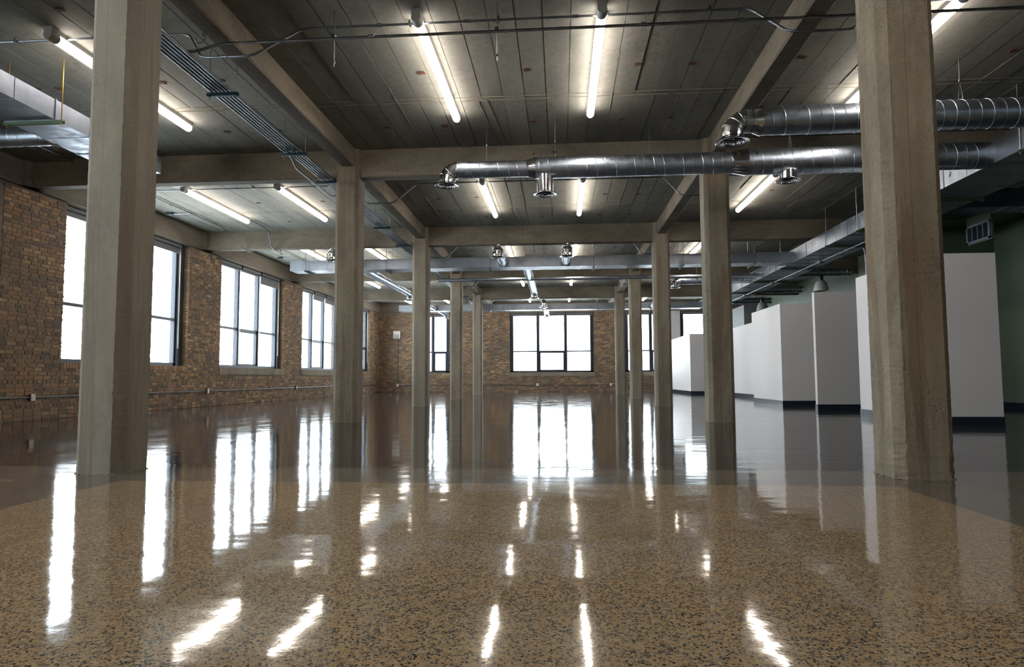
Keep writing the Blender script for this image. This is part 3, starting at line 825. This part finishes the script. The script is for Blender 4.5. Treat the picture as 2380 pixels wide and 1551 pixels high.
def spiral(mb, a, b_, r, pitch=.145, axis='x', rr=.0055):
    L = abs(b_[0]-a[0]) if axis == 'x' else abs(b_[1]-a[1]); n = int(L/pitch*18); pts = []
    if n < 4: return
    sg = 1 if (b_[0]-a[0] if axis == 'x' else b_[1]-a[1]) > 0 else -1
    for i in range(n+1):
        s_ = L*i/n; an = 2*math.pi*s_/pitch
        if axis == 'x': pts.append((a[0]+sg*s_, a[1]+r*math.cos(an), a[2]+r*math.sin(an)))
        else: pts.append((a[0]+r*math.cos(an), a[1]+sg*s_, a[2]+r*math.sin(an)))
    mb.sweep(pts, rr, 4)
def elbow_down(t, x, y, z, r, dx, dy, rb, drop=True):
    """gored elbow turning a lateral duct (running to +d) down to a diffuser neck at the bend's foot"""
    n = 4; pts = []
    R_ = rb
    for i in range(n+1):
        a = math.pi/2*i/n
        pts.append((x-dx*R_*math.sin(a), y-dy*R_*math.sin(a), z-R_*(1-math.cos(a))))
    mb = MB().sweep([(x+dx*.04, y+dy*.04, z)]+pts+[(pts[-1][0], pts[-1][1], pts[-1][2]-.03)], r, 26, caps=False)
    e = obj('elbow', mb, M_BRIGHT, t)
    for p in (e.data.polygons): p.use_smooth = False
    sm = MB()
    for i in range(n+1):
        a = math.pi/2*i/n; c = Vector(pts[i]); tn = Vector((-dx*math.cos(a), -dy*math.cos(a), -math.sin(a)))
        sd = tn.cross(Vector((dy, dx, 0))).normalized(); up = tn.cross(sd)
        loop = [tuple(c+(sd*math.cos(q)+up*math.sin(q))*(r+.003)) for q in [2*math.pi*k/24 for k in range(25)]]
        sm.sweep(loop, .005, 5)
    obj('gore_seam', sm, M_BRIGHT, e)
    return pts[-1]
def wire(t, x, y, z0, spread=.0):
    mb = MB().sweep([(x, y, z0+.25), (x, y, ZC)], .0025, 5); mb.sweep([(x, y-.05, z0), (x, y, z0+.25), (x, y+.05, z0)], .002, 5); mb.box(x-.008, y-.008, z0+.24, x+.008, y+.008, z0+.275)
    obj('hanger_wire', mb, M_EMT, t)
TRX0, TRX1, TRZ0, TRZ1 = 6.33, 7.34, 3.84, 4.19
# --- long round branch in front of the second beam
t = thing('round_duct', 'long round spiral duct crossing in front of the second beam, with three diffusers', 'duct', (2.4, 9.9, 4.0))
y, z = 9.9, 4.0
secs = [(-1.58, -.47, .128), (-.37, 2.64, .163), (2.82, TRX0+.02, .197)]
for a, b_, r in secs:
    obj('duct_section', MB().sweep([(a, y, z), (b_, y, z)], r, 32, caps=False), M_GALV, t, smooth=True)
    mb = MB(); spiral(mb, (a, y, z), (b_, y, z), r); obj('spiral_seam', mb, M_GALV, t, smooth=True)
for a, b_, r0, r1 in ((-.47, -.37, .128, .163), (2.64, 2.82, .163, .197)):
    mb = MB().lathe((0, y, z), [(r0+.004, a-.02), (r0+.002, a), (r1+.002, b_), (r1+.004, b_+.02)], 32, 'x'); obj('reducer', mb, M_BRIGHT, t, smooth=True)
p = elbow_down(t, -1.58, y, z, .128, 1, 0, .17); diffuser(t, p[0], y, 3.765, .11, .185, p[2])
diffuser(t, -.21, y, 3.585, .125, .185, z-.12); diffuser(t, 3.457, y, 3.70, .125, .185, z-.15)
for x_, r in ((-1.12, .128), (-.05, .163), (1.4, .163), (3.5, .197), (5.0, .197)): wire(t, x_, y, z+r)
# --- upper right round branch
t = thing('round_duct', 'wide round spiral duct at upper right, its elbow and diffuser beside the right beam', 'duct', (4.0, 8.26, 4.0))
y, z = 8.26, 4.0
obj('duct_section', MB().sweep([(2.545, y, z-.01), (TRX0+.02, y, z-.01)], .180, 32, caps=False), M_GALV, t, smooth=True)
obj('duct_section', MB().sweep([(2.36, y, z-.01), (2.46, y, z-.01)], .145, 32, caps=False), M_GALV, t, smooth=True)
mb = MB(); spiral(mb, (2.6, y, z-.01), (TRX0, y, z-.01), .18); obj('spiral_seam', mb, M_GALV, t, smooth=True)
mb = MB().lathe((0, y, z-.01), [(.15, 2.44), (.147, 2.46), (.182, 2.545), (.185, 2.565)], 32, 'x'); obj('reducer', mb, M_BRIGHT, t, smooth=True)
p = elbow_down(t, 2.38, y, z-.01, .135, 1, 0, .17); diffuser(t, p[0], y, 3.73, .118, .21, p[2])
for x_ in (3.40, 5.0): wire(t, x_, y, z+.17)
# --- right trunk
def rect_duct(t, x0, y0, z0, x1, y1, z1, along, name='duct_body', step=.6, m=None, minor=True):
    obj(name, MB().box(x0, y0, z0, x1, y1, z1), m or M_RECT, t)
    sm = MB(); a, b_ = (y0, y1) if along == 'y' else (x0, x1); p = a+step/2; k = 0
    while p < b_:
        e = .010 if k % 2 == 0 else .004; wd = .012 if k % 2 == 0 else .006
        sm = MB()
        if along == 'y':
            sm.box(x0-e, p, z0-e, x0, p+wd, z1+e); sm.box(x1, p, z0-e, x1+e, p+wd, z1+e); sm.box(x0, p, z0-e, x1, p+wd, z0); sm.box(x0, p, z1, x1, p+wd, z1+e)
        else:
            sm.box(p, y0-e, z0-e, p+wd, y0, z1+e); sm.box(p, y1, z0-e, p+wd, y1+e, z1+e); sm.box(p, y0, z0-e, p+wd, y1, z0); sm.box(p, y0, z1, p+wd, y1, z1+e)
        obj('duct_seam', sm, m or M_RECT, t)
        p += step/2; k += 1
def trapeze(t, x0, y0, x1, y1, z, m_s, m_r, drop=.06):
    """strut channel under a duct, on two rods from the slab"""
    mb = MB().bar((x0, y0, z-.025), (x1, y1, z-.025), .042, .004); dv = Vector((x1-x0, y1-y0, 0)).normalized(); sd = Vector((-dv.y, dv.x, 0))
    for s_ in (-1, 1):
        o = sd*s_*.019
        mb.bar((x0+o.x, y0+o.y, z-.021), (x1+o.x, y1+o.y, z-.021), .004, .042)
    tr = obj('trapeze', mb, m_s, t)
    slots = MB(); L = (Vector((x1-x0, y1-y0, 0))).length; n = int(L/.06)
    for k in range(n):
        c = Vector((x0, y0, z-.028))+dv*(L*(k+.5)/n); slots.bar(c-dv*.014, c+dv*.014, .014, .003)
    obj('slot', slots, M_BLACK, tr)
    for x_, y_ in ((x0+dv.x*.03, y0+dv.y*.03), (x1-dv.x*.03, y1-dv.y*.03)):
        mb = MB().sweep([(x_, y_, z-drop), (x_, y_, ZC)], .007, 6); mb.box(x_-.014, y_-.014, z-.042, x_+.014, y_+.014, z-.028); obj('rod', mb, m_r, tr)
t = thing('duct_trunk', 'large rectangular sheet metal duct running back above the white partitions', 'duct', (6.8, 5, 3.84))
rect_duct(t, TRX0, 2.0, TRZ0, TRX1, 30.0, TRZ1, 'y', step=1.2)
for yy in (6.6, 9.19, 11.7, 14.09, 15.7, 18.9, 21.5, 24.3, 27.2): trapeze(t, TRX0-.05, yy, TRX1+.05, yy, TRZ0-.006, M_STRUT, M_EMT)
# marker strokes left on the sheet metal near the round branch
mk = MB(); X = TRX0-.012
def px_on_x(u, v, X):
    d = f3 + r3*((u-1190)/F_PX) + u3*((775.5-v)/F_PX); s_ = X/d.x; return (X, d.y*s_, .75+d.z*s_)
for a, b_ in (((2206, 400), (2211.5, 400.5)), ((2210, 401), (2205, 411)), ((2209.5, 401), (2208.5, 411))):
    mk.bar(px_on_x(*a, TRX0-.003), px_on_x(*b_, TRX0-.003), .010, .004, (1, 0, 0))
obj('marker_mark', mk, M_BLACK, t)
t = conduit('conduit', [(6.85, 13.3, 3.76), (6.85, 29.5, 3.76), (6.85, 29.8, 3.6)], 'bright steel conduit slung under the big duct above the partitions', r=.016)
for yy in (14.2, 17.5, 21.4, 24.5):
    obj('junction_fitting', MB().box(6.81, yy-.09, 3.725, 6.90, yy+.09, 3.79), M_EMT, t)
for k, (xx, yy) in enumerate(((7.10, 15.5), (7.19, 15.5))):
    conduit('conduit', [(6.90, 15.62-.3*k, 3.78), (xx, 15.55-.1*k, 3.76), (xx, 15.5, 3.45), (xx, 15.5, 2.2)], '%s of the pair of conduits bending down behind the near partitions' % ('left' if k == 0 else 'right'), r=.02, fr=.3)
conduit('conduit', [(6.85, 29.8, 3.6), (6.85, 29.8, 2.0)], 'steel conduit dropping beside the second right column to the partition', r=.016)
# --- navy branch right of the trunk
t = thing('rectangular_duct', 'dark navy sheet metal duct turning right beyond the near partition', 'duct', (8.5, 13, 4.0))
M_NAVY = metal('dark_duct', (.10, .12, .18), (.16, .18, .25), .35, 2)
rect_duct(t, 7.75, 13.0, 4.0, XRW, 13.5, 4.36, 'x', m=M_NAVY); obj('duct_elbow', MB().box(7.75, 13.5, 4.02, 8.25, 14.2, 4.34), M_NAVY, t)
trapeze(t, 7.7, 13.8, 8.35, 13.8, 4.0, M_STRUT, M_EMT)
# return grille
t = thing('air_grille', 'blue-grey slotted air grille high on the dark green side at right', 'grille', (9.0, 14.5, 3.6))
obj('frame', MB().box(8.985, 14.12, 3.63, 9.02, 14.17, 4.0).box(8.985, 14.85, 3.63, 9.02, 14.90, 4.03).box(8.985, 14.12, 3.63, 9.02, 14.90, 3.67).box(8.985, 14.12, 3.98, 9.02, 14.90, 4.03), M_GRL, t)
for k in range(3): obj('divider', MB().box(8.985, 14.325+.18*k, 3.67, 9.0, 14.345+.18*k, 3.98), M_GRL, t)
for k in range(14):
    obj('louvre', MB().bar((9.005, 14.17, 3.68+.0215*k), (9.005, 14.85, 3.68+.0215*k), .018, .004, (.6, 0, 1)), M_FRAME, t)
obj('mounting_panel', MB().box(9.02, 14.10, 3.61, 9.06, 14.92, ZB), M_GREEN, t)
# --- left trunk
t = thing('duct_trunk', 'rectangular sheet metal duct at upper left, hung on green struts and yellow rods', 'duct', (-6.5, 5, 3.95))
rect_duct(t, -6.87, 2.0, 3.97, -6.22, 9.55, 4.225, 'y', step=1.2, m=M_DULL)
trapeze(t, -6.90, 7.425, -6.12, 7.425, 3.965, M_STRUT, M_BRASS, .07); trapeze(t, -6.90, 4.6, -6.12, 4.6, 3.965, M_STRUT, M_BRASS, .07)
t2 = thing('round_duct', 'short round spiral duct entering the upper left trunk from the window side', 'duct', (-7.5, 8.2, 4.0))
obj('duct_section', MB().sweep([(-8.9, 8.25, 4.10), (-6.85, 8.25, 4.10)], .125, 30, caps=True), M_GALV, t2, smooth=True)
mb = MB(); spiral(mb, (-8.9, 8.25, 4.10), (-6.9, 8.25, 4.10), .125); obj('spiral_seam', mb, M_GALV, t2, smooth=True)
obj('collar', MB().lathe((-6.92, 8.25, 4.10), [(.127, -.05), (.13, 0), (.14, .045), (.14, .055)], 30, 'x'), M_BRIGHT, t2, smooth=True)
# --- cross duct through the third bay
t = thing('rectangular_duct', 'long flat sheet metal duct crossing the hall behind the third beam', 'duct', (0, 18.2, 3.84))
rect_duct(t, -7.72, 17.95, 3.84, TRX0, 18.5, 4.13, 'x', step=1.1)
for xx in (-7.25, -4.9, -1.95, .95, 3.4, 5.3): trapeze(t, xx, 17.88, xx, 18.57, 3.835, M_STRUT, M_EMT)
def branch(x, y0, y1, lab, zf=3.76, r=.125):
    """round duct along y from y0 (the trunk) to its elbow at y1"""
    t = thing('round_duct', lab, 'duct', (x, (y0+y1)/2, 4.0), 'round branches off the cross ducts'); s_ = 1 if y1 > y0 else -1; z = 3.985
    obj('duct_section', MB().sweep([(x, y0, z), (x, y1, z)], r, 24, caps=False), M_GALV, t, smooth=True)
    mb = MB(); spiral(mb, (x, y0, z), (x, y1, z), r, .16, 'y'); obj('spiral_seam', mb, M_GALV, t, smooth=True)
    p = elbow_down(t, x, y1, z, r, 0, -s_, .16); diffuser(t, p[0], p[1], zf, .12, .185, p[2])
    wire(t, x, (y0+y1)/2+.3*s_, z+r)
branch(-1.55, 17.96, 16.2, 'short round duct facing the camera, left one of two hung before the cross duct')
branch(.19, 17.96, 16.2, 'short round duct facing the camera, right one of two hung before the cross duct')
branch(-.96, 18.49, 24.3, 'long round duct running back from the cross duct in the middle aisle')
branch(-5.80, 17.96, 16.2, 'round duct before the cross duct, half hidden by the second left column')
branch(-5.80, 18.49, 24.5, 'long round duct running back from the cross duct in the left aisle')
# --- far cross duct
t = thing('rectangular_duct', 'far flat sheet metal duct crossing above the back wall windows', 'duct', (0, 29.8, 3.84))
rect_duct(t, -7.45, 29.5, 3.84, TRX1, 30.0, 4.12, 'x', step=1.1)
for xx in (-3.2, -.75, 1.7, 4.1): trapeze(t, xx, 29.43, xx, 30.07, 3.835, M_STRUT, M_EMT)
branch(-.70, 29.5, 27.9, 'far round duct hung before the last cross duct, in front of the back window')
branch(-.66, 30.0, 32.3, 'farthest round duct in the middle aisle, ending before the back window')
branch(-5.75, 29.5, 27.9, 'far round duct beside the third left column, before the last cross duct')
branch(-5.75, 30.0, 32.3, 'farthest round duct in the left aisle, ending before the left back window')
branch(4.15, 29.5, 27.9, 'far round duct between the right columns, before the last cross duct')
# --- lateral round duct left of the trunk, further back, and the short stubs on its right
t = thing('round_duct', 'round duct reaching left from the big duct between the second and third right columns', 'duct', (5, 22.1, 4.0))
obj('duct_section', MB().sweep([(4.05, 22.1, 3.99), (TRX0+.01, 22.1, 3.99)], .125, 26, caps=False), M_GALV, t, smooth=True)
mb = MB(); spiral(mb, (4.05, 22.1, 3.99), (TRX0, 22.1, 3.99), .125); obj('spiral_seam', mb, M_GALV, t, smooth=True)
p = elbow_down(t, 4.05, 22.1, 3.99, .125, 1, 0, .17); diffuser(t, p[0], 22.1, 3.76, .12, .185, p[2])
t = thing('round_duct', 'thin round pipe duct crossing behind the long cross duct', 'duct', (0, 19.3, 3.8))
obj('duct_section', MB().sweep([(-3.9, 20.6, 3.90), (TRX0, 20.6, 3.90)], .055, 16), M_GALV, t, smooth=True)
for x_ in (-3.5, -1.6, .9, 4.3): obj('hanger', MB().sweep([(x_, 20.6, 3.83), (x_, 20.6, ZC)], .004, 5).box(x_-.02, 20.58, 3.80, x_+.02, 20.62, 3.84), M_EMT, t)
for xe, yy, lab in ((9.0, 20.7, 'nearest dark round duct stub right of the big duct, above the pendant'), (9.0, 24.7, 'second dark round duct stub right of the big duct'), (9.0, 28.3, 'farthest dark round duct stub right of the big duct')):
    t = thing('round_duct', lab, 'duct', (8, yy, 4.0), 'dark duct stubs behind the partitions')
    obj('duct_section', MB().sweep([(TRX1-.01, yy, 3.98), (xe, yy, 3.98)], .125, 24), M_GALV, t, smooth=True)
    mb = MB(); spiral(mb, (TRX1, yy, 3.98), (xe, yy, 3.98), .125); obj('spiral_seam', mb, M_GALV, t, smooth=True)
    obj('end_collar', MB().lathe((xe, yy, 3.98), [(.127, -.03), (.135, -.02), (.135, .0), (.11, .004)], 24, 'x'), M_BRIGHT, t, smooth=True)

# ------------------------------------------------------------------ partitions
PH, PT = 2.62, .12
def partition(name, label, slabs, outlet=None):
    x0, y0 = slabs[0][0], slabs[0][1]
    t = thing('partition_wall', label, 'partition', (x0, y0, 0), 'white staggered partitions')
    for k, s_ in enumerate(slabs):
        obj('panel', MB().box(s_[0], s_[1], 0, s_[2], s_[3], PH if len(s_) < 5 else s_[4]), M_WHITE, t)
        e = .008; x0, y0, x1, y1 = s_[:4]
        b = MB(); ex = e+.0007*k
        b.box(x0-ex, y0-ex, 0, x1+ex, y0, .13); b.box(x0-ex, y1, 0, x1+ex, y1+ex, .13); b.box(x0-ex, y0, 0, x0, y1, .13); b.box(x1, y0, 0, x1+ex, y1, .13)
        obj('baseboard', b, M_BASE, t)
    return t
partition('p', 'nearest white partition, seen end on beside the large right column', [(5.65, 10.32, 6.63, 10.32+PT), (5.65, 10.32+PT, 5.65+PT, 12.78)])
partition('p', 'white partition panel facing forward just left of the large right column', [(5.65, 14.83, 6.72, 14.83+PT)])
partition('p', 'white L-shaped partition with sharp corner, lit left face and grey front', [(5.65, 17.1, 6.72, 17.1+PT), (5.65, 17.1+PT, 5.65+PT, 19.58)])
partition('p', 'recessed white partition just right of the second right column', [(6.66, 19.7, 6.66+PT, 25.8)])
t = partition('p', 'farthest white partition corner by the back wall, left of the second right column', [(5.62, 28.66, 6.78, 28.66+PT), (5.62, 28.66+PT, 5.62+PT, YB-.02)])
o = obj('outlet', MB().box(5.61, 30.48, .24, 5.62, 30.56, .36).box(5.606, 30.50, .31, 5.61, 30.54, .34).box(5.606, 30.50, .26, 5.61, 30.54, .29), M_WPL, t)
t = thing('partition_wall', 'taller partition toned grey as less lit, showing above the recessed white one', 'partition', (7.5, 22, 0), 'white staggered partitions')
obj('panel', MB().box(7.35, 26.5, 0, 7.47, 30.0, 3.62), M_DIMW, t); obj('panel', MB().box(7.47, 26.5, 0, 7.95, 26.62, 3.62), M_DIMW, t)
struct('trim_1', MB().box(5.5, YB-.05, 0, 6.24, YB-.002, 4.2), M_WHITE)

# ------------------------------------------------------------------ pendants
def pendant(y, label):
    x = 7.44; t = thing('pendant_lamp', label, 'pendant lamp', (x, y, 3.17), 'bell pendants behind the partitions')
    prof = [(.20, 0), (.203, .01), (.19, .10), (.165, .20), (.13, .27), (.075, .315), (.07, .315), (.125, .262), (.16, .195), (.183, .10), (.195, .012), (.20, 0)]
    obj('bell_shade', MB().lathe((x, y, 3.17), prof, 30), M_FROST, t, smooth=True)
    obj('driver_cap', MB().lathe((x, y, 3.485), [(0, 0), (.065, 0), (.068, .02), (.068, .13), (.055, .15), (0, .15)], 20), M_BLACK, t, smooth=True)
    obj('stem', MB().sweep([(x, y, 3.63), (x, y, ZC)], .009, 8), M_BLACK, t)
pendant(19.0, 'nearer grey bell-shaped pendant lamp under the big duct above the partitions')
pendant(24.4, 'farther grey bell-shaped pendant lamp, partly behind the L-shaped partition')
